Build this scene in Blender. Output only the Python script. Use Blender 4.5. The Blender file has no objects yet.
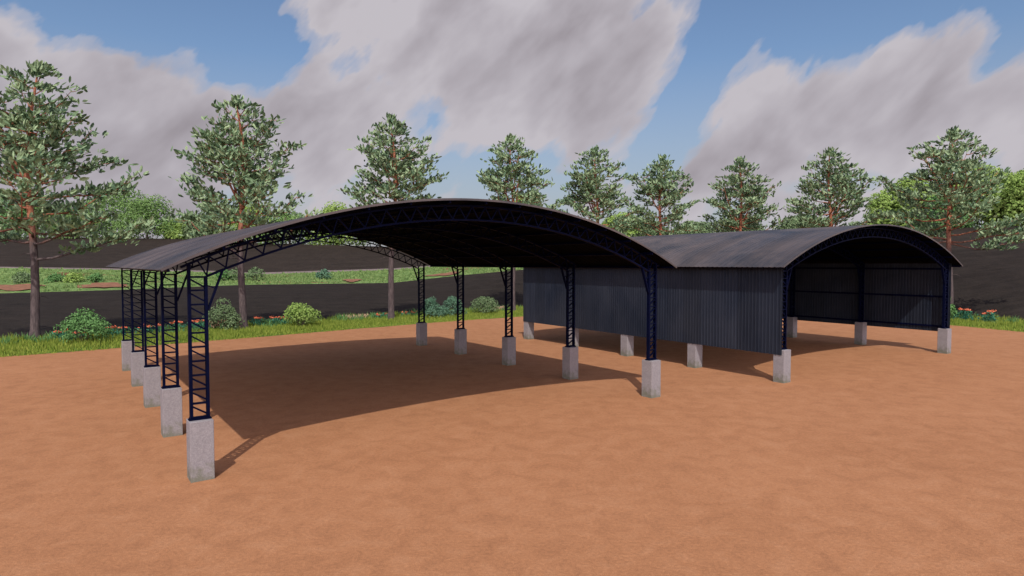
import bpy, math, random
import numpy as np
from mathutils import Vector
random.seed(7); rng = np.random.default_rng(7)
R = math.radians
sc = bpy.context.scene
COL = sc.collection

# ------------------------------------------------------------ mesh helpers
class MB:
    def __init__(s): s.v = []; s.f = []
    def add(s, vs, fs):
        n = len(s.v); s.v += [tuple(p) for p in vs]; s.f += [tuple(i + n for i in f) for f in fs]
    def box(s, x0, x1, y0, y1, z0, z1):
        s.add([(x0,y0,z0),(x1,y0,z0),(x1,y1,z0),(x0,y1,z0),(x0,y0,z1),(x1,y0,z1),(x1,y1,z1),(x0,y1,z1)],
              [(0,3,2,1),(4,5,6,7),(0,1,5,4),(1,2,6,5),(2,3,7,6),(3,0,4,7)])
    def bar(s, a, b, w, h, up=(0,1,0)):
        """bar from a to b; w along up, h across"""
        a = Vector(a); b = Vector(b); d = (b - a).normalized(); u = Vector(up)
        u = (u - d * u.dot(d)).normalized(); c = d.cross(u)
        vs = [p + u * i * w / 2 + c * j * h / 2 for p in (a, b) for i, j in ((-1,-1),(1,-1),(1,1),(-1,1))]
        s.add(vs, [(0,1,2,3),(7,6,5,4),(0,4,5,1),(1,5,6,2),(2,6,7,3),(3,7,4,0)])
    def channel(s, a, b, w, h, side, t=.012, up=(0,1,0)):
        """C section: web of width w along up, two flanges of depth h turned toward `side`"""
        a = Vector(a); b = Vector(b); d = (b - a).normalized(); u = Vector(up)
        u = (u - d * u.dot(d)).normalized(); c = Vector(side); c = (c - d * c.dot(d)).normalized()
        s.bar(a, b, w, t, up)
        for k in (-1, 1):
            o = u * k * (w / 2 - t / 2) + c * (h / 2 + t / 2)
            s.bar(a + o, b + o, t, h - .001, up)
    def tube(s, pts, rad, n=8):
        pts = [Vector(p) for p in pts]; rings = []
        base = len(s.v)
        ref = Vector((.3,.9,.2)).normalized()
        for i, p in enumerate(pts):
            d = (pts[min(i+1, len(pts)-1)] - pts[max(i-1, 0)]).normalized()
            u = d.cross(ref)
            if u.length < .1: u = d.cross(Vector((1,0,0)))
            u.normalize(); w = d.cross(u)
            for k in range(n):
                a = 2 * math.pi * k / n
                s.v.append(tuple(p + (u * math.cos(a) + w * math.sin(a)) * rad[i]))
        for i in range(len(pts) - 1):
            for k in range(n):
                s.f.append((base+i*n+k, base+i*n+(k+1) % n, base+(i+1)*n+(k+1) % n, base+(i+1)*n+k))
        s.f.append(tuple(base + k for k in range(n))[::-1]); s.f.append(tuple(base+(len(pts)-1)*n+k for k in range(n)))
    def build(s, name, mat, parent=None, smooth=False):
        me = bpy.data.meshes.new(name); me.from_pydata(s.v, [], s.f); me.update()
        me.materials.append(mat)
        if smooth: me.polygons.foreach_set('use_smooth', [True] * len(me.polygons))
        o = bpy.data.objects.new(name, me); COL.objects.link(o)
        if parent: o.parent = parent
        return o

def tag(o, label=None, cat=None, group=None, kind=None):
    for k, v in (('label', label), ('category', cat), ('group', group), ('kind', kind)):
        if v: o[k] = v
    return o
def empty(name, loc, rz, label, cat, group=None):
    o = bpy.data.objects.new(name, None); COL.objects.link(o); o.empty_display_size = .5
    o.location = loc; o.rotation_euler = (0, 0, rz)
    return tag(o, label, cat, group)

# ------------------------------------------------------------ material helpers
def new_mat(name):
    m = bpy.data.materials.new(name); m.use_nodes = True
    nt = m.node_tree; b = nt.nodes['Principled BSDF']
    return m, nt, b
def N(nt, t, **kw):
    n = nt.nodes.new(t)
    for k, v in kw.items(): setattr(n, k, v)
    return n
def noise(nt, vec, scale, detail=4, rough=.55, dist=0, dim='3D'):
    n = N(nt, 'ShaderNodeTexNoise'); n.noise_dimensions = dim
    n.inputs['Scale'].default_value = scale; n.inputs['Detail'].default_value = detail
    n.inputs['Roughness'].default_value = rough; n.inputs['Distortion'].default_value = dist
    if vec is not None: nt.links.new(vec, n.inputs['Vector'])
    return n.outputs['Fac']
def ramp(nt, fac, stops, interp='LINEAR'):
    r = N(nt, 'ShaderNodeValToRGB'); cr = r.color_ramp; cr.interpolation = interp
    while len(cr.elements) < len(stops): cr.elements.new(.5)
    for e, (p, c) in zip(cr.elements, stops):
        e.position = p; e.color = (c[0], c[1], c[2], 1) if hasattr(c, '__len__') else (c, c, c, 1)
    nt.links.new(fac, r.inputs['Fac']); return r.outputs['Color']
def mixc(nt, fac, a, b, mode='MIX'):
    m = N(nt, 'ShaderNodeMix', data_type='RGBA', blend_type=mode)
    for sock, v in ((m.inputs['Factor'], fac), (m.inputs['A'], a), (m.inputs['B'], b)):
        if hasattr(v, 'links') or hasattr(v, 'is_output'): nt.links.new(v, sock)
        elif hasattr(v, '__len__'): sock.default_value = (v[0], v[1], v[2], 1)
        else: sock.default_value = v
    return m.outputs['Result']
def coords(nt, kind='Object', scale=(1,1,1), rot=(0,0,0)):
    tc = N(nt, 'ShaderNodeTexCoord'); mp = N(nt, 'ShaderNodeMapping')
    mp.inputs['Scale'].default_value = scale; mp.inputs['Rotation'].default_value = rot
    nt.links.new(tc.outputs[kind], mp.inputs['Vector']); return mp.outputs['Vector']
def bump(nt, b, h, strength=.3, dist=.05):
    n = N(nt, 'ShaderNodeBump'); n.inputs['Strength'].default_value = strength; n.inputs['Distance'].default_value = dist
    nt.links.new(h, n.inputs['Height']); nt.links.new(n.outputs['Normal'], b.inputs['Normal'])
def math_(nt, op, a, b=None, c=None, clamp=False):
    n = N(nt, 'ShaderNodeMath', operation=op); n.use_clamp = clamp
    for i, v in enumerate((a, b, c)):
        if v is None: continue
        if hasattr(v, 'is_output'): nt.links.new(v, n.inputs[i])
        else: n.inputs[i].default_value = v
    return n.outputs[0]

M = {}
# red brown dirt of the yard
m, nt, b = new_mat('dirt'); v = coords(nt)
big = noise(nt, v, .22, 4, .65, .6); mid = noise(nt, v, 1.6, 4, .65, .6); fine = noise(nt, v, 14, 4, .7); grain = noise(nt, v, 60, 2, .7)
c1 = ramp(nt, big, [(.3, (.268,.124,.058)), (.7, (.335,.163,.080))])
c2 = ramp(nt, mid, [(.3, (.232,.104,.048)), (.5, (.318,.147,.067)), (.72, (.375,.192,.098))])
c = mixc(nt, .5, c1, c2)
c = mixc(nt, .55, c, ramp(nt, fine, [(.25, .62), (.5, 1.0), (.75, 1.4)]), 'MULTIPLY')
c = mixc(nt, .5, c, ramp(nt, grain, [(.25, .45), (.5, 1.0), (.75, 1.6)]), 'MULTIPLY')
nt.links.new(c, b.inputs['Base Color']); b.inputs['Roughness'].default_value = .95; b.inputs['Specular IOR Level'].default_value = .15
h = math_(nt, 'ADD', math_(nt, 'MULTIPLY', mid, .8), math_(nt, 'ADD', fine, math_(nt, 'MULTIPLY', grain, .4)))
bump(nt, b, h, .5, .035); M['dirt'] = m

# dark tilled soil with furrow streaks
def soil(name, a, bb, rot):
    m, nt, b = new_mat(name)
    st = noise(nt, coords(nt, 'Object', (.05,.9,.9), (0,0,rot)), 1.3, 5, .7, .3)
    bl = noise(nt, coords(nt), .5, 5, .7, .5); fn = noise(nt, coords(nt), 5, 3, .7)
    c = mixc(nt, .45, ramp(nt, st, [(.3, a), (.7, bb)]), ramp(nt, bl, [(.3, a), (.72, bb)]))
    c = mixc(nt, .7, c, ramp(nt, fn, [(.25, .6), (.75, 1.4)]), 'MULTIPLY')
    nt.links.new(c, b.inputs['Base Color']); b.inputs['Roughness'].default_value = 1; b.inputs['Specular IOR Level'].default_value = .1
    bump(nt, b, math_(nt, 'ADD', st, fn), .7, .15); return m
M['soil'] = soil('tilled_soil', (.009,.0072,.006), (.030,.024,.0195), -.1)
M['soil2'] = soil('tilled_soil_hill', (.013,.0100,.0080), (.037,.029,.023), .05)
# meadow with reddish bare soil
m, nt, b = new_mat('meadow'); v = coords(nt)
g1 = ramp(nt, noise(nt, v, .8, 5, .7, .4), [(.3, (.08,.14,.04)), (.5, (.16,.26,.08)), (.72, (.25,.35,.13))])
bare = ramp(nt, noise(nt, coords(nt, 'Object', (.35,1,1), (0,0,.1)), .12, 4, .6, .5), [(.58, 0.0), (.64, 1.0)])
c = mixc(nt, bare, g1, (.20,.085,.05))
nt.links.new(c, b.inputs['Base Color']); b.inputs['Roughness'].default_value = 1; b.inputs['Specular IOR Level'].default_value = .1
bump(nt, b, noise(nt, v, 3, 4, .8), 1, .4); M['meadow'] = m
def plain(name, col, rough=.8, spec=.3, var=.25, sc_=6):
    m, nt, b = new_mat(name)
    n = noise(nt, coords(nt), sc_, 4, .7)
    c = mixc(nt, 1, col, ramp(nt, n, [(.25, 1 - var), (.75, 1 + var)]), 'MULTIPLY')
    nt.links.new(c, b.inputs['Base Color']); b.inputs['Roughness'].default_value = rough; b.inputs['Specular IOR Level'].default_value = spec
    return m
M['path'] = plain('pale_path', (.15,.125,.115), 1, .1, .3, 1)
M['bare'] = plain('bare_red_soil', (.19,.095,.058), 1, .1, .4, 1.2)
M['verge'] = plain('verge_soil', (.07,.14,.028), 1, .1, .4, 2)
# concrete with moss near the ground
m, nt, b = new_mat('concrete'); v = coords(nt)
c = mixc(nt, .5, ramp(nt, noise(nt, v, 3, 4, .7), [(.3, (.17,.162,.17)), (.7, (.235,.222,.226))]), ramp(nt, noise(nt, v, 34, 3, .85), [(.3, (.10,.095,.10)), (.5, (.21,.20,.207)), (.75, (.37,.35,.355))]))
sp = N(nt, 'ShaderNodeSeparateXYZ'); nt.links.new(v, sp.inputs[0])
hgt = math_(nt, 'ADD', sp.outputs['Z'], math_(nt, 'MULTIPLY', math_(nt, 'SUBTRACT', noise(nt, v, 4.5, 4, .6), .5), 1.5))
moss = ramp(nt, hgt, [(.0, 1.0), (.42, 0.0)])
c = mixc(nt, math_(nt, 'MULTIPLY', moss, .62), c, (.085,.095,.045))
nt.links.new(c, b.inputs['Base Color']); b.inputs['Roughness'].default_value = .9; b.inputs['Specular IOR Level'].default_value = .2
bump(nt, b, noise(nt, v, 40, 3, .8), .5, .01); M['concrete'] = m
# navy painted steel
m, nt, b = new_mat('navy_steel'); v = coords(nt)
c = ramp(nt, noise(nt, v, 5, 4, .7), [(.3, (.0007,.0015,.010)), (.6, (.0011,.0026,.0165)), (.85, (.002,.0030,.012))])
nt.links.new(c, b.inputs['Base Color']); b.inputs['Roughness'].default_value = .6; b.inputs['Specular IOR Level'].default_value = .04
M['steel'] = m
# weathered dark sheet metal: dust and run marks along the ribs (profile runs along local y)
def sheet(name, lo, hi, dust, dustf, scale, met=.25, rough=.5, spec=.4):
    m, nt, b = new_mat(name)
    st = noise(nt, coords(nt, 'Object', scale), 1.0, 5, .65, .3)
    bl = noise(nt, coords(nt, 'Object', (.35,.35,.35)), 1.0, 4, .6, .4)
    c = mixc(nt, .5, ramp(nt, st, [(.3, lo), (.7, hi)]), ramp(nt, bl, [(.3, lo), (.7, hi)]))
    c = mixc(nt, math_(nt, 'MULTIPLY', ramp(nt, math_(nt, 'ADD', math_(nt, 'MULTIPLY', st, .3), math_(nt, 'MULTIPLY', bl, .7)), [(.38, 0.0), (.66, 1.0)]), dustf), c, dust)
    tc_ = N(nt, 'ShaderNodeTexCoord'); s_ = N(nt, 'ShaderNodeSeparateXYZ'); nt.links.new(tc_.outputs['Object'], s_.inputs[0])
    wn = N(nt, 'ShaderNodeTexWhiteNoise', noise_dimensions='1D'); nt.links.new(math_(nt, 'FLOOR', math_(nt, 'DIVIDE', s_.outputs['Y'], 1.02)), wn.inputs['W'])
    c = mixc(nt, 1, c, ramp(nt, wn.outputs['Value'], [(0, .84), (1, 1.16)]), 'MULTIPLY')
    nt.links.new(c, b.inputs['Base Color']); b.inputs['Metallic'].default_value = met
    nt.links.new(ramp(nt, st, [(.3, rough - .08), (.7, rough + .12)]), b.inputs['Roughness']); b.inputs['Specular IOR Level'].default_value = spec
    return m
M['roof'] = sheet('roof_sheet', (.023,.025,.031), (.035,.037,.043), (.150,.115,.100), .72, (.12,1.1,.12), .35, .42, .6)
M['ceiling'] = sheet('roof_underside_shade', (.0010,.0014,.0018), (.0018,.0024,.0032), (.003,.003,.003), .3, (.25,3.2,.25), 0, .85, .03)  # same sheet as the roof, darkened in colour to stand for shade beneath
M['wall'] = sheet('wall_sheet', (.0038,.0076,.0158), (.0098,.0155,.0285), (.024,.0275,.036), .55, (.2,2.2,.2), .05, .6, .2)

def leafmat(name, stops, rough=.65, spec=.25, trans=.0):
    m, nt, b = new_mat(name)
    g = N(nt, 'ShaderNodeNewGeometry'); n = noise(nt, coords(nt), .45, 3, .6)
    f = math_(nt, 'ADD', math_(nt, 'MULTIPLY', g.outputs['Random Per Island'], .6), math_(nt, 'MULTIPLY', n, .4))
    c = ramp(nt, f, stops)
    nt.links.new(c, b.inputs['Base Color']); b.inputs['Roughness'].default_value = rough; b.inputs['Specular IOR Level'].default_value = spec
    if trans:
        t = N(nt, 'ShaderNodeBsdfTranslucent'); nt.links.new(c, t.inputs['Color'])
        mx = N(nt, 'ShaderNodeMixShader'); mx.inputs[0].default_value = trans
        nt.links.new(b.outputs[0], mx.inputs[1]); nt.links.new(t.outputs[0], mx.inputs[2])
        nt.links.new(mx.outputs[0], nt.nodes['Material Output'].inputs['Surface'])
    return m
M['pine'] = leafmat('pine_needles', [(.15, (.036,.082,.046)), (.40, (.115,.195,.095)), (.75, (.27,.37,.20))], .6, .3, .15)
M['leaf_a'] = leafmat('broad_leaves', [(.15, (.085,.17,.045)), (.85, (.20,.33,.105))], .7, .2, .25)
M['leaf_b'] = leafmat('yellow_green_leaves', [(.15, (.15,.26,.05)), (.85, (.32,.45,.125))], .7, .2, .25)
M['leaf_c'] = leafmat('grey_green_leaves', [(.15, (.075,.13,.055)), (.85, (.17,.24,.115))], .7, .2, .2)
M['leaf_d'] = leafmat('blue_green_leaves', [(.15, (.045,.12,.07)), (.85, (.13,.24,.15))], .7, .2, .2)
M['leaf_e'] = leafmat('mid_green_leaves', [(.15, (.055,.145,.04)), (.85, (.15,.30,.10))], .7, .2, .2)
M['grass'] = leafmat('grass_blades', [(.1, (.10,.175,.022)), (.5, (.21,.28,.042)), (.9, (.35,.39,.08))], .8, .15, .3)
M['meadow_grass'] = leafmat('meadow_blades', [(.1, (.08,.15,.045)), (.5, (.17,.27,.085)), (.9, (.29,.38,.15))], .8, .15, .3)
M['red'] = leafmat('red_petals', [(.1, (.42,.09,.04)), (.9, (.62,.18,.09))])
M['beige'] = leafmat('beige_plumes', [(.1, (.30,.20,.12)), (.9, (.48,.34,.22))])
M['teal'] = leafmat('teal_leaves', [(.1, (.02,.10,.06)), (.9, (.05,.20,.11))])
m, nt, b = new_mat('pine_bark'); v = coords(nt)
sp = N(nt, 'ShaderNodeSeparateXYZ'); nt.links.new(v, sp.inputs[0])
f = math_(nt, 'ADD', math_(nt, 'MULTIPLY', sp.outputs['Z'], .1), math_(nt, 'MULTIPLY', noise(nt, v, 1.2, 4, .6), .25))
low = ramp(nt, noise(nt, coords(nt, 'Object', (7,7,1.6)), 1, 4, .7), [(.3, (.04,.033,.034)), (.7, (.12,.095,.092))])
up = ramp(nt, noise(nt, coords(nt, 'Object', (5,5,2)), 1, 3, .7), [(.3, (.19,.07,.04)), (.7, (.38,.16,.095))])
c = mixc(nt, ramp(nt, f, [(.72, 0.0), (.95, 1.0)]), low, up)
nt.links.new(c, b.inputs['Base Color']); b.inputs['Roughness'].default_value = .95; b.inputs['Specular IOR Level'].default_value = .1
bump(nt, b, noise(nt, coords(nt, 'Object', (7,7,1.6)), 1, 4, .7), .8, .08); M['bark'] = m
M['bark2'] = plain('grey_bark', (.09,.075,.06), .95, .1, .35, 3)

# ------------------------------------------------------------ camera
F = 629.024; P = .0383482
cam_d = bpy.data.cameras.new('camera'); cam = bpy.data.objects.new('camera', cam_d); COL.objects.link(cam)
cam_d.sensor_width = 36; cam_d.lens = F / 1024 * 36; cam_d.clip_end = 6000; cam_d.clip_start = .1
cam.location = (0, 0, 5); cam.rotation_euler = (math.pi / 2 - P, 0, 0); sc.camera = cam
HOR = 263.9
def gx(px): return (px - 512) / F
def zat(y, Y): return 5 + (HOR - y) * Y / F * 1.0
def lerp(a, xs, ys): return float(np.interp(a, xs, ys))

# ------------------------------------------------------------ ground, verge and fields
EDGE = [(-110,-40), (-75,-8), (-50,14), (-27.5,33.6), (-20,40.1), (-9.2,51.3), (-.2,59.1), (10,66), (20,69.5), (28,67), (33,59.5), (35.85,51.3), (37.6,46), (41,36), (48,15), (60,-20), (70,-60)]
def resample(pts, step):
    out = [np.array(pts[0], float)]
    for a, b_ in zip(pts[:-1], pts[1:]):
        a = np.array(a, float); b_ = np.array(b_, float); n = max(1, int(np.linalg.norm(b_ - a) / step))
        for i in range(1, n + 1): out.append(a + (b_ - a) * i / n)
    return np.array(out)
E = resample(EDGE, 2.0)
for _ in range(6): E[1:-1] = E[1:-1] * .5 + (E[:-2] + E[2:]) * .25
T = np.gradient(E, axis=0); T /= np.linalg.norm(T, axis=1)[:, None]
NRM = np.stack([-T[:, 1], T[:, 0]], 1)
VW = 7.0
def edge_pt(i_f, off):
    i = int(min(max(i_f, 0), len(E) - 1.001)); t = i_f - i
    return E[i] * (1 - t) + E[i+1] * t + (NRM[i] * (1 - t) + NRM[i+1] * t) * off
def ray_hit(phi, off):
    """distance from the camera foot, at azimuth phi, of the line `off` metres outside the yard edge"""
    Q = E + NRM * off; ph = np.arctan2(Q[:, 0], Q[:, 1]); rr = np.hypot(Q[:, 0], Q[:, 1])
    return float(np.interp(phi, ph, rr))

mb = MB(); S_ = 3000
mb.add([(-S_,-S_,0),(S_,-S_,0),(S_,S_,0),(-S_,S_,0)], [(0,1,2,3)])
tag(mb.build('ground', M['dirt']), kind='structure')
mb = MB(); n = len(E); wob = rng.normal(0, .18, n)
for i in range(n):
    a = E[i] + NRM[i] * wob[i]; c_ = E[i] + NRM[i] * (VW + wob[(i * 3) % n]); mb.v += [(a[0], a[1], .008), (c_[0], c_[1], .008)]
for i in range(n - 1): mb.f.append((2*i, 2*i+2, 2*i+3, 2*i+1))
tag(mb.build('grass_verge', M['verge']), kind='structure')

AX = [gx(x) for x in (0,120,214,256,392,455,520,700,850,950,1024)]
yF1 = [293.5,290,286,284.8,283,276,270,262,256,250,248]; dF1 = [85,88,90,92,95,95,95,90,85,80,78]
yM =  [268,270,272.5,274.5,270,265.5,262,258,256,250,248]; dM = [112,115,118,120,120,118,115,98,85,80,78]
yR =  [237,238,240,243,247,247,245,240,234,228,226]; dR = [160,160,158,156,150,145,140,125,112,105,100]
PH = np.radians(np.arange(-84, 84.01, .75))
def rowvals(phi):
    a = math.tan(max(-.72, min(.72, phi)))
    k = math.cos(max(-.72, min(.72, phi)))
    fade = 1 - min(1, max(0, (abs(phi) - R(50)) / R(30))); fade = fade * fade * (3 - 2 * fade)
    res = []
    for ys, ds in ((yF1, dF1), (yM, dM), (yR, dR)):
        Y = lerp(a, AX, ds); z = zat(lerp(a, AX, ys), Y); res.append((Y / k, max(.02, z * fade + .02)))
    return res
def strip(name, mat, rowsfn, seg, rough=0., phis=PH):
    mb = MB(); g = np.random.default_rng(3)
    for i, phi in enumerate(phis):
        (r0, z0), (r1, z1) = rowsfn(phi)
        for j in range(seg + 1):
            t = j / seg; r = r0 + (r1 - r0) * t; z = z0 + (z1 - z0) * t
            if 0 < j < seg: z += g.normal(0, rough)
            mb.v.append((r * math.sin(phi), r * math.cos(phi), z))
    for i in range(len(phis) - 1):
        for j in range(seg):
            a = i * (seg + 1) + j; mb.f.append((a, a + seg + 1, a + seg + 2, a + 1))
    return tag(mb.build(name, mat, smooth=True), kind='structure')
def f_near(phi):
    return (ray_hit(phi, VW - 1.0), .004), (ray_hit(phi, VW + .6), .004)
strip('field_margin', M['soil'], f_near, 1)
strip('tilled_field', M['soil'], lambda p: ((ray_hit(p, VW + .6), .004), rowvals(p)[0]), 14, .05)
strip('meadow', M['meadow'], lambda p: (rowvals(p)[0], rowvals(p)[1]), 10, .06, [p for p in PH if p < .49])
def pathrow(p):
    a = rowvals(p)[1]; c_ = rowvals(p)[2]; t = 1.6 / (c_[0] - a[0])
    return a, (a[0] + 1.6, a[1] + (c_[1] - a[1]) * t)
strip('dirt_path', M['path'], pathrow, 1, 0, [p for p in PH if p < .42])
strip('hill', M['soil2'], lambda p: ((pathrow(p)[1] if p < .42 else rowvals(p)[1]), rowvals(p)[2]), 12, .08)
strip('hill_top', M['soil2'], lambda p: (rowvals(p)[2], (2600, rowvals(p)[2][1])), 6, 0)
def ground_z(x, y):
    phi = math.atan2(x, y); r = math.hypot(x, y); rows = [(ray_hit(phi, VW + .6), 0)] + rowvals(phi)
    return float(np.interp(r, [a for a, _ in rows], [z for _, z in rows]))

# grass of the verge
def blades(pts, hts, wid, name, mat, lean=.35, per=4):
    V = []; Fc = []; k = 0
    for (x, y, z), h in zip(pts, hts):
        for _ in range(per):
            a = rng.uniform(0, 2*math.pi); l = rng.uniform(0, lean) * h; w = wid * rng.uniform(.6, 1.3); hh = h * rng.uniform(.6, 1.15)
            ox, oy = rng.normal(0, .07, 2); ca, sa = math.cos(a), math.sin(a); b_ = rng.uniform(0, 6.28)
            cx, cy = x + ox, y + oy; tx, ty = cx + l * math.cos(b_), cy + l * math.sin(b_)
            V += [(cx - w*ca, cy - w*sa, z), (cx + w*ca, cy + w*sa, z), ((cx+tx)/2 + w*.7*ca, (cy+ty)/2 + w*.7*sa, z + hh*.6), (tx, ty, z + hh), ((cx+tx)/2 - w*.7*ca, (cy+ty)/2 - w*.7*sa, z + hh*.6)]
            Fc.append((k, k+1, k+2, k+3, k+4)); k += 5
    mb = MB(); mb.v = V; mb.f = Fc; return mb.build(name, mat)
pts = []; hts = []
vis = [i for i in range(len(E)) if E[i][1] > 18 and abs(E[i][0]) < 1.05 * E[i][1] + 4]
i0, i1 = min(vis), max(vis)
for _ in range(34000):
    f_ = rng.uniform(i0, i1); o = VW * rng.uniform(-.02, 1.03)
    q = edge_pt(f_, o); pts.append((q[0], q[1], 0)); hts.append((.09 + .26 * min(1, max(0, o) / 2.0) + .16 * min(1, max(0, o - 3.2) / 2.5) * (math.sin(f_ * 3.1) * .5 + math.sin(f_ * 7.7) * .3 + .6)) * rng.uniform(.7, 1.3))
tag(blades(pts, hts, .028, 'grass', M['grass']), 'short olive green grass growing along the verge behind the dirt yard', 'grass', kind='stuff')

BARE = [(12, 24), (104, 22), (445, 20), (352, 10)]
mb = MB()
for c_, w_ in BARE:
    ph0 = math.atan(gx(c_)); vs = []
    for k in range(28):
        an = 2 * math.pi * k / 28; q = 1 + .22 * math.sin(3 * an + c_) + .12 * math.sin(7 * an); ph = ph0 + math.cos(an) * w_ / F * .8 * q
        q0, q1 = rowvals(ph)[:2]; t_ = .17 + .10 * math.sin(an) * q; rr = q0[0] + (q1[0] - q0[0]) * t_
        vs.append((rr * math.sin(ph), rr * math.cos(ph), q0[1] + (q1[1] - q0[1]) * t_ + .12))
    mb.add(vs, [tuple(range(28))])
tag(mb.build('bare_soil', M['bare']), kind='structure')
pts = []; hts = []
for _ in range(11000):
    phi = rng.uniform(-.74, .42); q0, q1 = rowvals(phi)[:2]; rr = q0[0] + (q1[0] - q0[0]) * rng.uniform(.01, .98)
    if rng.random() < .5: rr = q0[0] + (q1[0] - q0[0]) * (round((rr - q0[0]) / (q1[0] - q0[0]) * 9) / 9 * .95 + rng.uniform(0, .05))
    if any(abs(512 + F * math.tan(phi) - c_) < w_ and (rr - q0[0]) / (q1[0] - q0[0]) < .34 for c_, w_ in BARE): continue
    x_, y_ = rr * math.sin(phi), rr * math.cos(phi); pts.append((x_, y_, ground_z(x_, y_) - .03)); hts.append(rng.uniform(.12, .42))
tag(blades(pts, hts, .10, 'meadow_grass', M['meadow_grass']), 'light green tussocky grass covering the meadow strip between the two dark fields', 'grass', kind='stuff')

# ------------------------------------------------------------ sheds
W, SP, PW, PHT = 15.4436, 4.6125, .505, 1.3857
OV, FRONT, HE, RISE, BACK = .7925, .494, 4.863, 2.009, .05
LEN = 4 * SP
LL = W + 2 * OV; RAD = (LL * LL / 4 + RISE * RISE) / (2 * RISE); CX, CZ = W / 2, HE + RISE - RAD
def arc(th, off=0): return (CX + (RAD + off) * math.sin(th), CZ + (RAD + off) * math.cos(th))
def th_at(a, off=0): return math.asin((a - CX) / (RAD + off))
TH = math.asin(LL / 2 / RAD)
CD = .42   # column depth across the shed
def ribbed(rows, bs, amp, thick, nrmfn):
    """rows: list of parameters, bs: positions along the shed; nrmfn(row) -> (x,z,nx,nz)"""
    mb = MB(); nb = len(bs); nr = len(rows)
    for side in (0, 1):
        for r_ in rows:
            x, z, nx, nz = nrmfn(r_)
            for b_, am in bs:
                o = am * amp - side * thick; mb.v.append((x + nx * o, b_, z + nz * o))
    off = nb * nr
    for i in range(nr - 1):
        for j in range(nb - 1):
            a = i * nb + j
            mb.f.append((a, a + 1, a + nb + 1, a + nb)); mb.f.append((off + a, off + a + nb, off + a + nb + 1, off + a + 1))
    for j in range(nb - 1):
        mb.f.append((j, off + j, off + j + 1, j + 1)); a = (nr - 1) * nb + j; mb.f.append((a, a + 1, off + a + 1, off + a))
    for i in range(nr - 1):
        a = i * nb; mb.f.append((a, a + nb, off + a + nb, off + a)); a += nb - 1; mb.f.append((a, off + a, off + a + nb, a + nb))
    return mb
def profile(b0, b1, per):
    out = []; b_ = b0
    pat = [(0, 0), (.30, 0), (.42, 1), (.58, 1), (.70, 0)]
    while b_ < b1:
        for t, am in pat:
            if b_ + t * per < b1: out.append((b_ + t * per, am))
        b_ += per
    out.append((b1, 0)); return out

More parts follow.
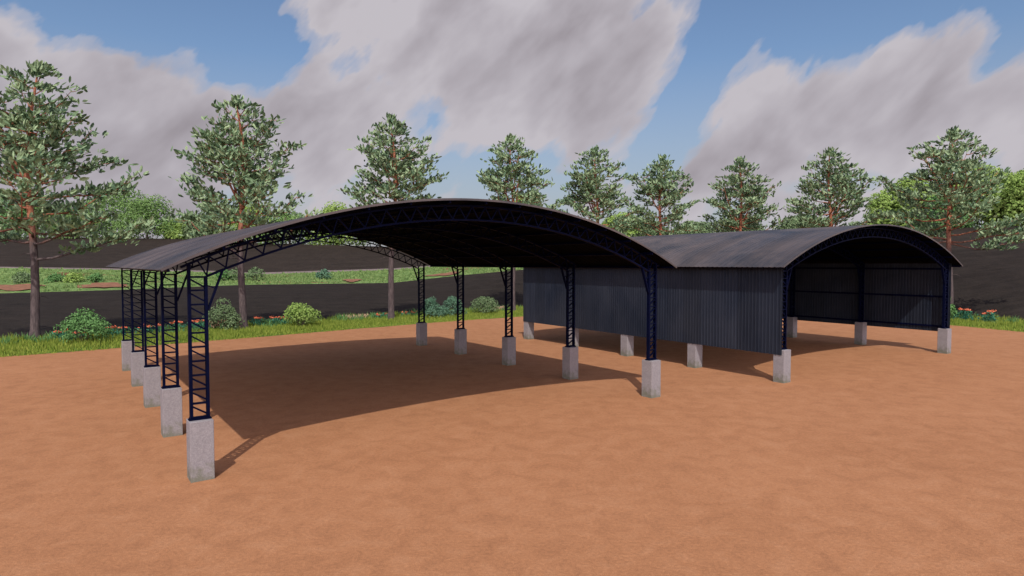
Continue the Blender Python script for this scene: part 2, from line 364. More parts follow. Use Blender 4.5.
def make_shed(loc, rz, label, walls, group):
    root = empty('metal_shed', (loc[0], loc[1], 0), rz, label, 'open shed', group)
    nseg = 48
    rows = [-TH + 2 * TH * i / nseg for i in range(nseg + 1)]
    def fn(t): x, z = arc(t); return x, z, math.sin(t), math.cos(t)
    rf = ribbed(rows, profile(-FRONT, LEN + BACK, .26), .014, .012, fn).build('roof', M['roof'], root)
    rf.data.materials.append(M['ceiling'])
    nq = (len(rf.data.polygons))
    # the lower sheet faces take the near-black underside, shade put into its colour
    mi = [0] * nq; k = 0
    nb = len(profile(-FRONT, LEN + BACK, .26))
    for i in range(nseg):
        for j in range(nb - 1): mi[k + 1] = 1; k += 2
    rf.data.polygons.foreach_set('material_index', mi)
    # edge flashing at the two open ends
    for b_ in (-FRONT - .012, LEN + BACK + .012):
        mb = MB()
        for i in range(nseg):
            a = arc(rows[i], .0); c_ = arc(rows[i+1], .0)
            mb.bar((a[0], b_, a[1]), (c_[0], b_, c_[1]), .02, .06)
        mb.build('flashing', M['roof'], rf)
    # purlins under the roof
    npur = 15
    for i in range(npur):
        t = -TH * .985 + 2 * TH * .985 * i / (npur - 1); a = arc(t, -.062)
        mb = MB(); mb.bar((a[0], -FRONT + .04, a[1]), (a[0], LEN + BACK - .04, a[1]), .05, .09, (math.cos(t), 0, -math.sin(t)))
        mb.build('purlin', M['steel'], root)
    # trusses
    TT, TB = -.145, -.56
    for k in range(5):
        b_ = k * SP; mb = MB()
        ta = th_at(-.34, TT); tb = -ta; n_ = 40
        prev = None
        for i in range(n_ + 1):
            t = ta + (tb - ta) * i / n_; a = arc(t, TT)
            if prev: mb.bar((prev[0], b_, prev[1]), (a[0], b_, a[1]), .12, .05)
            prev = a
        ta = th_at(CD / 2, TB); tb = -ta; prev = None; nd = 34; st = []
        for i in range(nd + 1):
            t = ta + (tb - ta) * i / nd; a = arc(t, TB); st.append(t)
            if prev: mb.bar((prev[0], b_, prev[1]), (a[0], b_, a[1]), .12, .05)
            prev = a
        for i in range(nd):
            p0 = arc(st[i], TB + .02); p1 = arc((st[i] + st[i+1]) / 2, TT - .02); p2 = arc(st[i+1], TB + .02)
            mb.bar((p0[0], b_ + .003, p0[1]), (p1[0], b_ + .003, p1[1]), .05, .03)
            mb.bar((p1[0], b_ - .003, p1[1]), (p2[0], b_ - .003, p2[1]), .05, .03)
        for sgn in (-1, 1):   # the feet of the truss over the column head
            xi = CX + sgn * (W/2 - CD/2); xo = CX + sgn * (W/2 + CD/2)
            zi = arc(th_at(xi, TB), TB)[1]; zo = arc(th_at(xo, TT), TT)[1]
            mb.bar((xi, b_, zi - .02), (xo, b_, zi - .02), .10, .045)
            mb.bar((xi, b_, zi), (CX + sgn * (W/2 - .02), b_, arc(th_at(W/2 - .02 + 0 if sgn > 0 else .02, TT), TT)[1] if False else zo + .08), .05, .03)
        mb.build('truss', M['steel'], root)
    # columns, each on its concrete block
    for side in (0, 1):
        sgn = -1 if side == 0 else 1           # outward
        xc = 0 if side == 0 else W
        xo, xi = xc + sgn * CD / 2, xc - sgn * CD / 2
        zo = arc(th_at(xo, TT), TT)[1]; zi = arc(th_at(xi, TB), TB)[1]
        for k in range(5):
            b_ = k * SP
            mb = MB(); g = random.Random(k * 2 + side)
            h = PW / 2; cch = .012
            prof = [(h - cch, 0, -.1), (h, cch, -.1), (h, cch, PHT - cch), (h - cch, 0, PHT)]
            vs = []
            for (z, e) in ((-.3, 0), (PHT - cch, 0), (PHT, cch)):
                q = h - e
                vs += [(-q + cch, -q, z), (q - cch, -q, z), (q, -q + cch, z), (q, q - cch, z), (q - cch, q, z), (-q + cch, q, z), (-q, q - cch, z), (-q, -q + cch, z)]
            fs = [tuple(range(16, 24))]
            for r_ in (0, 1):
                for j in range(8): fs.append((r_*8 + j, r_*8 + (j+1) % 8, r_*8 + 8 + (j+1) % 8, r_*8 + 8 + j))
            mb.add(vs, fs)
            pl = mb.build('concrete_block', M['concrete'], root); pl.location = (xc, b_, 0)
            mb = MB(); z0 = PHT + .03
            mb.channel((xo - sgn*.006, b_, z0), (xo - sgn*.006, b_, zo), .12, .055, (-sgn, 0, 0))
            mb.channel((xi + sgn*.006, b_, z0), (xi + sgn*.006, b_, zi), .12, .055, (sgn, 0, 0))
            npan = 10; hp = (zi - .02 - z0) / npan
            xa, xb = xo - sgn*.013, xi + sgn*.013
            for i in range(npan):
                zb = z0 + i * hp; zt = zb + hp
                mb.bar((xa, b_, zb + .02), (xb, b_, zb + .02), .10, .036)
                mb.bar((xa, b_, zt - .02), (xb, b_, zb + .06), .06, .036)
            col = mb.build('column', M['steel'], root)
            mb = MB(); x0, x1 = sorted((xo + sgn*.03, xi - sgn*.03))
            mb.box(x0, x1, b_ - .1, b_ + .1, PHT + .002, PHT + .028)
            for bx_ in np.linspace(x0 + .03, x1 - .03, 5):
                for by in (-.08, .08): mb.box(bx_ - .011, bx_ + .011, b_ + by - .011, b_ + by + .011, PHT + .028, PHT + .055)
            mb.build('base_plate', M['steel'], col)
            mb = MB(); xk = xi - sgn * .34; zk = arc(th_at(xk, TB), TB)[1]
            mb.bar((xi, b_, zi - .80), (xk, b_, zk), .10, .045)
            mb.bar((xi, b_, zi - .22), (xi - sgn * .2, b_, zi - .30), .05, .028)
            mb.build('knee_brace', M['steel'], col)
    if walls:
        for side in (0, 1):
            sgn = -1 if side == 0 else 1; xw = (0 if side == 0 else W) + sgn * .275
            zt = arc(th_at(xw), -.06)[1] - .03
            def fw(z): return xw, z, sgn, 0
            nz_ = 6; zs = [1.17 + (zt - 1.17) * i / nz_ for i in range(nz_ + 1)]
            wl = ribbed(zs if side == 0 else zs[::-1], profile(-.15, LEN + .26, .17), .016, .01, fw).build('side_wall', M['wall'], root)
            for zg in (1.47, 3.15, 4.72):
                mb = MB(); mb.bar((xw - sgn*.035, -.05, zg), (xw - sgn*.035, LEN + .24, zg), .045, .10, (1,0,0)); mb.build('rail', M['steel'], root)
    return root
GS = 'arched metal sheds on concrete blocks in the dirt yard'
make_shed((-7.27257, 14.52946), .625444, 'nearer arched metal shed without walls, open on every side, on tall concrete blocks', False, GS)
make_shed((11.43231, 26.49441), .592979, 'arched metal shed farther right with dark corrugated sheets closing its two long sides', True, GS)

# ------------------------------------------------------------ pine trees
def leaf_mesh(P0, D, Lh, Wd, name, mat, parent, Nv=None, nj=.45):
    """oval leaf tufts: base points P0, unit directions D, lengths and widths"""
    n = len(P0); rv = rng.normal(size=(n, 3)); rv[:, 2] *= .5
    if Nv is not None: rv = Nv + rv * nj
    U = np.cross(D, rv); U /= np.linalg.norm(U, axis=1)[:, None] + 1e-9
    Nn = np.cross(U, D)
    L_ = Lh[:, None]; W_ = Wd[:, None]
    V = np.stack([P0, P0 + D*L_*.3 + U*W_*.42, P0 + D*L_*.75 + U*W_*.38, P0 + D*L_ + Nn*W_*.1,
                  P0 + D*L_*.75 - U*W_*.38, P0 + D*L_*.3 - U*W_*.42, P0 + D*L_*.5 + Nn*W_*.28], 1).reshape(-1, 3)
    b_ = np.arange(n)[:, None] * 7
    Fs = np.concatenate([b_ + np.array(q)[None] for q in ([0,1,6,5], [1,2,3,6], [6,3,4,5])], 0)
    me = bpy.data.meshes.new(name); me.from_pydata(V.tolist(), [], Fs.tolist()); me.materials.append(mat); me.update()
    o = bpy.data.objects.new(name, me); COL.objects.link(o); o.parent = parent; return o

def pine(x, y, H, Rc, z0, seed, label, wide=()):
    g = random.Random(seed)
    root = empty('pine_tree', (x, y, 0), 0, label, 'tree', 'pine trees lined up along the grass verge')
    tr = MB(); lean = (g.uniform(-.25,.25), g.uniform(-.25,.25)); ph = g.uniform(0, 6)
    def axis(z):
        t = z / H; return Vector((lean[0]*t*2 + .34*math.sin(ph + t*7)*t, lean[1]*t*2 + .34*math.cos(ph + t*6)*t, z))
    zs = [-.1, .25, .8, 1.6] + [1.6 + (H*.95 - 1.6) * i / 14 for i in range(1, 15)]
    H -= .35
    def tr_r(z): return .25 * (1 - z / H) ** .75 + .03 + (.1 * max(0, 1 - z / .8) if z < .8 else 0)
    tr.tube([axis(z) for z in zs], [tr_r(max(0, z)) for z in zs], 10)
    LP, LD = [], []
    up = Vector((0, 0, 1))
    def limb(p0, az, L_, rise, r0):
        d = Vector((math.cos(az), math.sin(az), 0)); sd = Vector((-math.sin(az), math.cos(az), 0))
        sw = g.uniform(-.35, .35); wg = g.uniform(0, 6)
        def lp(s): return p0 + d * (L_ * s) + up * (L_ * rise * (.55*s + .2*s*s) - .07 * L_ * math.sin(s*3.14) + .08*L_*math.sin(wg + s*7)*s) + sd * (sw * L_ * s * s + .09*L_*math.sin(wg + s*8)*s)
        tr.tube([lp(s / 6) for s in range(7)], [r0 * (1 - .85 * s / 6) + .008 for s in range(7)], 5)
        nsub = max(3, int(L_ * 2.3))
        for j in range(nsub):
            s = .30 + .70 * (j + g.uniform(.2, .9)) / nsub; q = lp(s); sl = (.40 + .7 * (1 - s)) * (1.0 + .16 * L_) * g.uniform(.6, 1.15)
            aa = (1 if j % 2 else -1) * g.uniform(.5, 1.2) if j < nsub - 1 else 0
            dd = (d * math.cos(aa) + sd * math.sin(aa) + up * g.uniform(-.05, .5)).normalized()
            tr.tube([q, q + dd * sl * .5 + up * -.03, q + dd * sl], [.028, .02, .008], 3)
            for kk in range(3):
                w = q + dd * sl * (.4 + .32 * kk)
                for _ in range(g.choice((4, 5, 6))):
                    o = Vector((g.gauss(0, .30), g.gauss(0, .30), g.gauss(0, .10)))
                    v_ = (dd * .6 + Vector((g.gauss(0, .7), g.gauss(0, .7), g.uniform(0, 1.3)))).normalized()
                    LP.append(w + o); LD.append(v_)
    nl = 35
    for i in range(nl):
        t = (i + g.uniform(.1, .9)) / nl; z = z0 + (H - .9 - z0) * t
        prof = lerp(t, [0, .15, .3, .5, .7, .88, 1], [.70, 1.06, 1.0, .84, .60, .38, .14])
        L_ = Rc * prof * g.uniform(.6, 1.1); az = i * 2.39996 + g.uniform(-.45, .45)
        rise = lerp(t, [0, .5, 1], [.0, .6, 1.0]) + g.uniform(-.2, .5)
        if i < len(wide): az, L_, rise = wide[i]
        L_ /= math.sqrt(1 + (.6 * max(0, rise)) ** 2)
        limb(axis(z - .35 * L_ * max(0, rise)), az, L_, rise, max(.035, tr_r(z) * .42))
    for i in range(3):      # side leaders forking from the trunk at mid crown
        zf = z0 + (H - z0) * g.uniform(.18, .42); az = g.uniform(0, 6.28) if i else g.choice((.2, 2.9)); p0 = axis(zf)
        d = Vector((math.cos(az), math.sin(az), 0)); hh = (H - zf) * g.uniform(.5, .68); out = hh * g.uniform(.3, .5)
        def ld(s): return p0 + d * out * (s ** .7) + up * hh * s + Vector((.15 * math.sin(s * 6 + i), .15 * math.cos(s * 5), 0)) * s
        tr.tube([ld(s / 7) for s in range(8)], [tr_r(zf) * .62 * (1 - .85 * s / 7) for s in range(8)], 7)
        for k in range(6): s = .35 + .6 * k / 5; limb(ld(s), k * 2.4 + g.uniform(-.3, .3), Rc * .42 * (1.1 - .6 * s) * g.uniform(.7, 1.1), g.uniform(.1, .8), .04)
    for i in range(16):     # the leading shoot
        z = H - .9 + i * .045; p0 = axis(z)
        for _ in range(5):
            LP.append(p0 + Vector((g.gauss(0,.2), g.gauss(0,.2), 0))); LD.append(Vector((g.gauss(0,.6), g.gauss(0,.6), 1)).normalized())
    for i in range(4):      # short dead stubs on the bare trunk
        z = g.uniform(2.8, z0 - .3); az = g.uniform(0, 6.28); p0 = axis(z); l = g.uniform(.7, 1.8)
        tr.tube([p0, p0 + Vector((math.cos(az)*l*.6, math.sin(az)*l*.6, .05)), p0 + Vector((math.cos(az)*l, math.sin(az)*l, -.12))], [.03, .02, .008], 4)
    tr.build('trunk', M['bark'], root, smooth=True)
    LP = np.array([tuple(p) for p in LP]); LD = np.array([tuple(p) for p in LD]); n = len(LP)
    leaf_mesh(LP, LD, rng.uniform(.34, .58, n), rng.uniform(.18, .27, n), 'crown', M['pine'], root, np.array([[0, 0, .75]]).repeat(n, 0), .7)
    return root
def X(px, Y): return gx(px) * Y
pines = [
 (33, 40, 58, 6.1, 6.3, 'tallest looking pine, far left beside the round green bush, its crown cut by the frame'),
 (243, 46.5, 96, 5.2, 7.0, 'pine with a bare trunk between the grey green bush and the yellow green bush'),
 (391, 54.5, 116, 4.6, 7.6, 'pine whose crown tops the left half of the wall-less shed, trunk seen under its arch'),
 (513, 64, 134, 4.3, 7.6, 'pine rising above the crest of the wall-less shed, fourth from the left'),
 (595, 68, 146, 5.0, 7.6, 'pine behind the right slope of the wall-less shed, next to the gap between roofs'),
 (661, 72, 154, 4.4, 7.6, 'pine behind the gap between the two shed roofs'),
 (741, 74, 157, 4.6, 7.6, 'pine standing alone behind the middle of the walled shed roof'),
 (832, 68, 147, 4.8, 7.6, 'pine rising behind the crest of the walled shed, left of the bright green trees'),
 (951, 57, 127, 5.9, 6.8, 'broad pine beside the right end of the walled shed, in front of bright green trees'),
]
wides = {0: [(.1, 6.8, .5), (2.7, 5.2, .2), (-.5, 5.6, .5), (1.5, 4.5, .3)], 1: [(2.9, 5.2, .8), (.3, 5.0, .5)], 8: [(.0, 6.6, .0), (3.1, 6.0, .1), (-.6, 5.5, .3)]}
for i, (px, Y, yt, rc, z0, lab) in enumerate(pines):
    pine(X(px, Y), Y, zat(yt, Y) + .1, rc, z0, 40 + i * 7, lab, wides.get(i, ()))

# ------------------------------------------------------------ broadleaf trees and bushes
def crown_pts(blobs, n, g):
    """leaf positions spread over and inside several uneven lobes"""
    wts = np.array([b_[3] ** 2 for b_ in blobs]); wts /= wts.sum(); P0 = []; D = []; NV = []
    idx = g.choice(len(blobs), n, p=wts)
    for k in idx:
        cx, cy, cz, r = blobs[k]; v_ = g.normal(size=3); v_ /= np.linalg.norm(v_)
        if v_[2] < -.5: v_[2] *= -1
        rr = r * (.55 + .5 * g.random() ** .6)
        P0.append((cx + v_[0]*rr, cy + v_[1]*rr, cz + v_[2]*rr*.85)); d = np.cross(v_, g.normal(size=3)) + v_ * g.uniform(-.1, .5); D.append(d / np.linalg.norm(d)); NV.append(v_)
    return np.array(P0), np.array(D), np.array(NV)
def broadleaf(x, y, z, H, rad, mat, seed, label, n=1700):
    root = empty('broadleaf_tree', (x, y, z), 0, label, 'tree', 'broadleaf trees on the far ridge')
    g = np.random.default_rng(seed); mb = MB()
    mb.tube([(0,0,-.5), (.1,0,H*.25), (0,.1,H*.6)], [.3, .22, .1], 7)
    blobs = [(0, 0, H * .62, rad * .6)]
    for i in range(16):
        a = i * 2.4 + g.uniform(-.4, .4); t = g.random(); rr = rad * .66 * math.sqrt(1 - (t * .85) ** 2) * g.uniform(.7, 1.1)
        zb = H * (.05 + .75 * t); r = rad * g.uniform(.34, .5); blobs.append((math.cos(a) * rr, math.sin(a) * rr, zb, r))
        mb.tube([(0, 0, H * (.2 + .3 * t)), (math.cos(a)*rr, math.sin(a)*rr, zb)], [.1, .03], 5)
    blobs.append((g.uniform(-.1,.1)*rad, 0, H - rad * .3, rad * .34))
    mb.build('trunk', M['bark2'], root, smooth=True)
    P0, D, NV = crown_pts(blobs, n, g); k = len(P0)
    leaf_mesh(P0, D, g.uniform(.35, .65, k), g.uniform(.28, .46, k), 'crown', mat, root, NV)
ordn = ['leftmost','second','third','fourth','fifth','sixth','seventh','eighth','ninth','tenth','eleventh','twelfth','thirteenth','fourteenth','fifteenth','sixteenth','seventeenth','eighteenth','nineteenth','twentieth','twenty-first','twenty-second','twenty-third','twenty-fourth','twenty-fifth']
bt = [(5,198,30,'leaf_e'),(38,203,24,'leaf_a'),(80,206,24,'leaf_a'),(114,192,33,'leaf_a'),(148,201,25,'leaf_a'),(178,222,14,'leaf_b'),(212,210,20,'leaf_c'),(250,206,26,'leaf_b'),(290,214,22,'leaf_a'),(338,207,24,'leaf_b'),(380,224,20,'leaf_a'),(430,226,20,'leaf_e'),(523,196,20,'leaf_b'),(562,222,20,'leaf_c'),(622,217,20,'leaf_b'),(648,226,16,'leaf_c'),(690,230,18,'leaf_c'),(742,224,18,'leaf_c'),(800,222,18,'leaf_c'),(905,183,29,'leaf_b'),(940,200,22,'leaf_e'),(984,167,30,'leaf_b'),(1026,170,28,'leaf_b')]
cn = {'leaf_a':'mid green','leaf_b':'bright yellow green','leaf_c':'pale grey green','leaf_d':'blue green','leaf_e':'deep green'}
for i, (px, yt, hw, mt) in enumerate(bt):
    a = gx(px); Y = lerp(a, AX, dR) + (6 if i % 2 else 2); x = a * Y; z = ground_z(x, Y - 3) - .3
    broadleaf(x, Y, z, zat(yt, Y) - z + .4, hw * Y / F * 1.3, M[mt], 100 + i,
              f'{cn[mt]} broadleaf tree on the far ridge, {ordn[i]} from the left' if i else f'{cn[mt]} broadleaf tree at the left end of the far ridge', 7500 if px > 880 else 4800)
def bush(x, y, z, H, rad, mat, seed, label, n, ls, group=None):
    root = empty('bush', (x, y, z), 0, label, 'bush', group); g = np.random.default_rng(seed); mb = MB(); blobs = [(0,0,H*.45,rad*.6)]
    for i in range(9):
        a = i * 2.4 + g.uniform(-.3,.3); t = g.random(); rr = rad * .62 * g.uniform(.6, 1.05) * (1 - .4*t); zb = H * (.2 + .55*t)
        blobs.append((math.cos(a)*rr*1.15, math.sin(a)*rr*1.15, zb * g.uniform(.7, 1.1), rad * g.uniform(.18, .42))); mb.tube([(0,0,-.05), (math.cos(a)*rr*.8, math.sin(a)*rr*.8, zb)], [.04,.012], 4)
    blobs.append((0, 0, H - rad*.28, rad*.3))
    mb.build('stem', M['bark2'], root)
    P0, D, NV = crown_pts(blobs, n, g); P0[:, 2] = np.maximum(P0[:, 2], .02); k = len(P0)
    leaf_mesh(P0, D, g.uniform(.7, 1.3, k) * ls, g.uniform(.5, .8, k) * ls, 'foliage', mat, root, NV)
vb = [(83, 39, 311, 24, 'leaf_e', 'round mid green bush right of the far left pine'),
      (222, 46, 301, 18, 'leaf_c', 'pale grey green bush just left of the second pine trunk'),
      (300, 48.5, 305, 19, 'leaf_b', 'yellow green bush in the verge between the second and third pine trunks'),
      (432, 57, 299, 11, 'leaf_d', 'blue green bush behind the farthest columns of the open shed'),
      (452, 59, 298, 13, 'leaf_d', 'larger blue green bush touching the pale bush by the far columns'),
      (483, 61, 298, 15, 'leaf_c', 'pale green bush in the verge left of the fourth pine trunk'),
      (947, 52, 297, 9, 'leaf_e', 'small green bush peeking out past the right end of the walled shed')]
for i, (px, Y, yt, hw, mt, lab) in enumerate(vb):
    bush(X(px, Y), Y, 0, zat(yt, Y) * 1.1, hw * Y / F * 1.3, M[mt], 300 + i, lab, 1500, .16, 'bushes in the grass verge')
fb = [(23, 274, 11, 'leaf_c', 'grey green bush on the meadow strip left of the far left pine trunk'),
      (55, 277, 7, 'leaf_e', 'small green bush on the meadow just right of the far left pine trunk'),
      (74, 275, 9, 'leaf_b', 'yellow green bush on the meadow, between two greener bushes'),
      (96, 279, 7, 'leaf_e', 'low green bush on the meadow nearest the left edge of the open shed'),
      (224, 270, 9, 'leaf_e', 'dark green bush on the meadow left of the second pine trunk'),
      (235, 269, 8, 'leaf_c', 'pale bush on the meadow touching the second pine trunk'),
      (255, 268, 10, 'leaf_c', 'pale bush on the meadow just right of the second pine trunk'),
      (323, 271, 8, 'leaf_d', 'blue green bush alone on the meadow seen under the shed arch')]
for i, (px, yt, hw, mt, lab) in enumerate(fb):
    a = gx(px); Y = lerp(a, AX, dF1) + 9; x = a * Y; z = ground_z(x, Y)
    bush(x, Y, z - .1, max(1.5, (zat(yt, Y) - z) * 1.15), hw * Y / F * 1.3, M[mt], 340 + i, lab, 420, .32, 'bushes on the meadow strip')
# flowering plants
def flower(x, y, H, seed, label, kind):
    root = empty('flowering_plant', (x, y, 0), 0, label, 'plant', 'flowering plants along the verge'); g = np.random.default_rng(seed)
    n = 120; P0 = np.stack([g.normal(0,.22,n), g.normal(0,.22,n), g.uniform(.05,.8,n)*H], 1); D = g.normal(0,.6,(n,3)); D[:,2] = np.abs(D[:,2]) + .4; D /= np.linalg.norm(D, axis=1)[:,None]
    leaf_mesh(P0, D, g.uniform(.15,.3,n), g.uniform(.06,.12,n), 'foliage', M['teal' if kind == 'red' else 'leaf_c'], root)
    if kind == 'red':
        n = 22; P0 = np.stack([g.normal(0,.17,n), g.normal(0,.17,n), H - .12 + g.uniform(0,.10,n)], 1); D = g.normal(0,.8,(n,3)); D[:,2] = np.abs(D[:,2])*.35 + .1
    else:
        n = 60; P0 = np.stack([g.normal(0,.25,n), g.normal(0,.25,n), H*(.45 + g.uniform(0,.5,n))], 1); D = g.normal(0,.3,(n,3)); D[:,2] = 1
    D /= np.linalg.norm(D, axis=1)[:,None]
    leaf_mesh(P0, D, g.uniform(.14,.24,n), g.uniform(.08,.14,n), 'blossom', M['red' if kind == 'red' else 'beige'], root)
    mb = MB()
    for i in range(5): a = i*1.3; mb.tube([(0,0,-.02), (math.cos(a)*.22, math.sin(a)*.22, H-.1)], [.014,.008], 4)
    mb.build('stem', M['teal'], root)
fl = [(60,331,'red'),(77,333,'red'),(110,327,'red'),(122,327,'red'),(146,326,'red'),(158,325,'red'),(175,322,'red'),(192,321,'red'),(200,320,'red'),(213,322,'beige'),(222,321,'beige'),(232,322,'beige'),(257,317.5,'red'),(274,317,'red'),(284,317.5,'red'),(351,316,'beige'),(363,317,'beige'),(377,316.5,'red'),(386,316.5,'red'),(405,315,'red'),(413,315,'red'),(497,309,'beige'),(503,310,'beige'),(953,311,'red'),(963,309,'red'),(969,309.5,'red'),(993,309,'red'),(987,313,'red')]
ordn += ['twenty-sixth','twenty-seventh','twenty-eighth']
ri = bi = 0
for i, (px, yt, kd) in enumerate(fl):
    a = gx(px); phi = math.atan(a); Y = ray_hit(phi, 5.2 if px < 900 else 3.6) * math.cos(phi)
    h = min(1.15, max(.55, zat(yt, Y)))
    if kd == 'red': ri += 1; w = ordn[ri-1]; nm = 'red topped flowering plant'
    else: bi += 1; w = ordn[bi-1]; nm = 'beige plumed plant'
    flower(X(px, Y), Y, h, 500 + i, f'{nm} in the verge, {w} ' + ('of its kind' if w == 'leftmost' else 'of its kind from the left'), kd)

pts = []; hts = []
for _ in range(2600):
    f_ = rng.uniform(i0, i1); o = rng.uniform(4.2, 7.1)
    if math.sin(f_ * 1.9) + .8 * math.sin(f_ * 4.3 + 1) + rng.normal(0, .5) < .1: continue
    q = edge_pt(f_, o); pts.append((q[0], q[1], 0)); hts.append(rng.uniform(.35, .8))
tag(blades(pts, hts, .05, 'ground_cover', M['leaf_e'], .7, 6), 'ragged low leafy weeds knitting together along the far side of the verge', 'weeds', kind='stuff')

# ------------------------------------------------------------ light and sky
SUN = Vector((.04, -4.1, 4.86)).normalized()
sd = bpy.data.lights.new('sun', 'SUN'); sd.energy = 4.1; sd.angle = R(.6); sd.color = (1, .94, .88)
so = bpy.data.objects.new('sun', sd); COL.objects.link(so); so.rotation_euler = SUN.to_track_quat('Z', 'Y').to_euler(); so.location = (0, -20, 40)
wd = bpy.data.worlds.new('World'); sc.world = wd; wd.use_nodes = True; nt = wd.node_tree
bg = nt.nodes['Background']; sky = N(nt, 'ShaderNodeTexSky', sky_type='NISHITA'); sky.sun_disc = False
sky.sun_elevation = math.asin(SUN.z); sky.sun_rotation = math.atan2(SUN.x, SUN.y); sky.air_density = 1.3; sky.dust_density = .8; sky.ozone_density = 1.2
tc = N(nt, 'ShaderNodeTexCoord'); sp = N(nt, 'ShaderNodeSeparateXYZ'); nt.links.new(tc.outputs['Generated'], sp.inputs[0])
dx, dy, dz = sp.outputs
az = math_(nt, 'ARCTAN2', dx, dy); el = math_(nt, 'ARCSINE', dz)
def px2ae(x, y):
    v_ = Vector(((x - 512) / F, 1, (288 - y) / F)); c_, s_ = math.cos(P), math.sin(P)
    Y = v_.y * c_ + v_.z * s_; Z = v_.z * c_ - v_.y * s_
    return math.atan2(v_.x, Y), math.atan2(Z, math.hypot(v_.x, Y))
# streaky noise, drawn out along a diagonal of the sky
cb = N(nt, 'ShaderNodeCombineXYZ'); nt.links.new(az, cb.inputs[0]); nt.links.new(el, cb.inputs[1])
def skyn(rot, s_, scale, det, rough, dist, off=0):
    mp0 = N(nt, 'ShaderNodeMapping'); mp0.inputs['Rotation'].default_value = (0, 0, rot); nt.links.new(cb.outputs[0], mp0.inputs['Vector'])
    mp = N(nt, 'ShaderNodeMapping'); mp.inputs['Scale'].default_value = s_; mp.inputs['Location'].default_value = (off, off * .7, 0); nt.links.new(mp0.outputs[0], mp.inputs['Vector'])
    return noise(nt, mp.outputs[0], scale, det, rough, dist)
n1 = skyn(-.75, (.62, 1.15, 1), 10, 4, .52, .15, 3.1)
n2 = skyn(-.75, (.5, 1.3, 1), 20, 4, .55, .15, 7.7)
n3 = skyn(-.6, (.6, 1.0, 1), 3.2, 3, .5, .2, 1.3)
n4 = skyn(-.6, (.7, 1.15, 1), 11, 3, .5, .3, 5.5)
GA = [(-60,150,190,120,0,1.25),(60,120,125,76,-.15,1.25),(190,145,110,66,0,1.2),(335,130,110,60,.4,1.05),(330,185,110,50,0,.6),(325,15,50,40,.3,.75),(450,20,130,90,0,1.15),(560,60,130,85,.3,1.2),(630,95,60,45,.4,.6),
      (765,140,78,60,.6,1.15),(860,110,115,54,.2,1.2),(985,118,125,56,0,1.2),(800,200,160,30,0,.6),(600,200,120,22,0,.55),(270,205,300,25,0,.5),(790,0,60,9,0,.55),(1180,120,160,110,0,1),(-330,100,200,130,0,.9),(500,-180,260,90,0,.8),(950,-230,260,90,0,.7)]
GA += [(640,215,700,16,0,.35)]
GA += [(690,80,22,64,-.5,-.38),(160,4,110,30,-.05,-.5),(890,-14,150,24,-.05,-.5),(640,165,50,12,.2,-.12),(428,125,24,16,0,-.3),(490,160,50,12,0,-.2),(250,58,34,18,.4,-.3),(860,185,60,8,0,-.25),(560,25,110,70,0,.001)]
holes = []
tot = None
for cx, cy, rx, ry, rot, amp in GA:
    a0, e0 = px2ae(cx, cy); s0 = 1 / F * math.cos(a0) ** 1.0
    rx_, ry_ = rx * s0, ry * s0
    u = math_(nt, 'SUBTRACT', az, a0); v_ = math_(nt, 'SUBTRACT', el, e0)
    cr, sr = math.cos(rot), math.sin(rot)
    uu = math_(nt, 'DIVIDE', math_(nt, 'ADD', math_(nt, 'MULTIPLY', u, cr), math_(nt, 'MULTIPLY', v_, sr)), rx_)
    vv = math_(nt, 'DIVIDE', math_(nt, 'SUBTRACT', math_(nt, 'MULTIPLY', v_, cr), math_(nt, 'MULTIPLY', u, sr)), ry_)
    q = math_(nt, 'ADD', math_(nt, 'MULTIPLY', uu, uu), math_(nt, 'MULTIPLY', vv, vv))
    g_ = math_(nt, 'MULTIPLY', math_(nt, 'EXPONENT', math_(nt, 'MULTIPLY', q, -.8)), amp)
    if amp < 0: holes.append(g_); continue
    tot = g_ if tot is None else math_(nt, 'MAXIMUM', tot, g_)
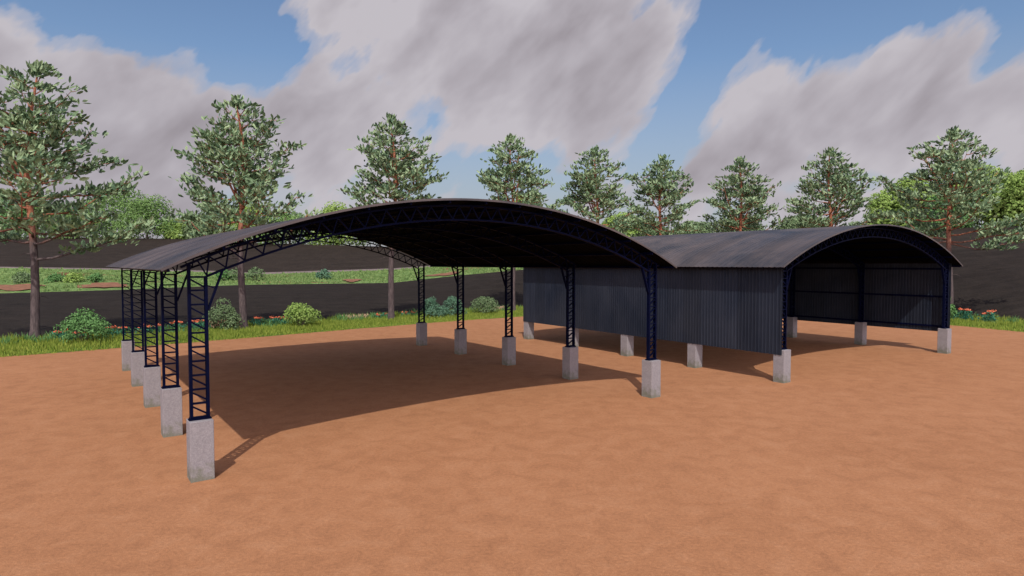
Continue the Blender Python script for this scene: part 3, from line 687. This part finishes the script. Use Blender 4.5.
# elsewhere in the sky (behind the camera) scattered cloud from noise alone
back = math_(nt, 'MULTIPLY', math_(nt, 'GREATER_THAN', math_(nt, 'ABSOLUTE', az), 1.6), .45)
tot = math_(nt, 'ADD', tot, back)
dn = math_(nt, 'ADD', math_(nt, 'MULTIPLY', math_(nt, 'SUBTRACT', n1, .5), 1.75), math_(nt, 'MULTIPLY', math_(nt, 'SUBTRACT', n2, .5), 1.0))
tot = math_(nt, 'MINIMUM', tot, 1.3)
for h_ in holes: tot = math_(nt, 'ADD', tot, h_)
dens = math_(nt, 'ADD', tot, dn)
cov = ramp(nt, dens, [(.30, 0.0), (.45, .5), (.66, 1.0)], 'EASE')
shade = math_(nt, 'ADD', math_(nt, 'MULTIPLY', math_(nt, 'MINIMUM', dens, 1.5), .34), math_(nt, 'ADD', math_(nt, 'MULTIPLY', math_(nt, 'SUBTRACT', n3, .5), 1.1), math_(nt, 'MULTIPLY', math_(nt, 'SUBTRACT', n4, .5), 1.1)))
ccol = ramp(nt, shade, [(.16, (.54,.51,.55)), (.38, (.45,.42,.46)), (.74, (.315,.285,.315))])
skyc = mixc(nt, 1, sky.outputs['Color'], (.082,.090,.106), 'MULTIPLY')
# cloud radiance is given in the same units after the strength below
low = ramp(nt, el, [(.0, 1.0), (.30, 0.0)])
skyc = mixc(nt, math_(nt, 'MULTIPLY', low, .85), skyc, (.36,.36,.42))
fin = mixc(nt, cov, skyc, ccol)
# unseen sky behind and beside the camera, brightened and warmed as added shadow fill
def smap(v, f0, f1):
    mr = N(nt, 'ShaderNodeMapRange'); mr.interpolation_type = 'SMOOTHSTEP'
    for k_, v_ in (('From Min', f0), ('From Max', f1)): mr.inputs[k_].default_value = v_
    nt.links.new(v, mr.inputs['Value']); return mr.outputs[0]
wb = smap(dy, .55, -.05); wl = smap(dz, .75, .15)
fill_gain = math_(nt, 'ADD', 1.0, math_(nt, 'MULTIPLY', wb, math_(nt, 'ADD', .7, math_(nt, 'MULTIPLY', wl, 3.0))))
vm = N(nt, 'ShaderNodeVectorMath', operation='SCALE'); nt.links.new(fin, vm.inputs[0]); nt.links.new(fill_gain, vm.inputs['Scale'])
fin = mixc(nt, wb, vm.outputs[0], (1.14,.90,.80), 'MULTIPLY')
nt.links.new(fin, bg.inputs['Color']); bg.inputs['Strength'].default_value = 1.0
wd.cycles.sampling_method = 'AUTOMATIC'

sc.render.engine = 'CYCLES'
sc.view_settings.view_transform = 'Standard'; sc.view_settings.look = 'None'; sc.view_settings.exposure = 0; sc.view_settings.gamma = 1
sc.render.resolution_x = 1024; sc.render.resolution_y = 576
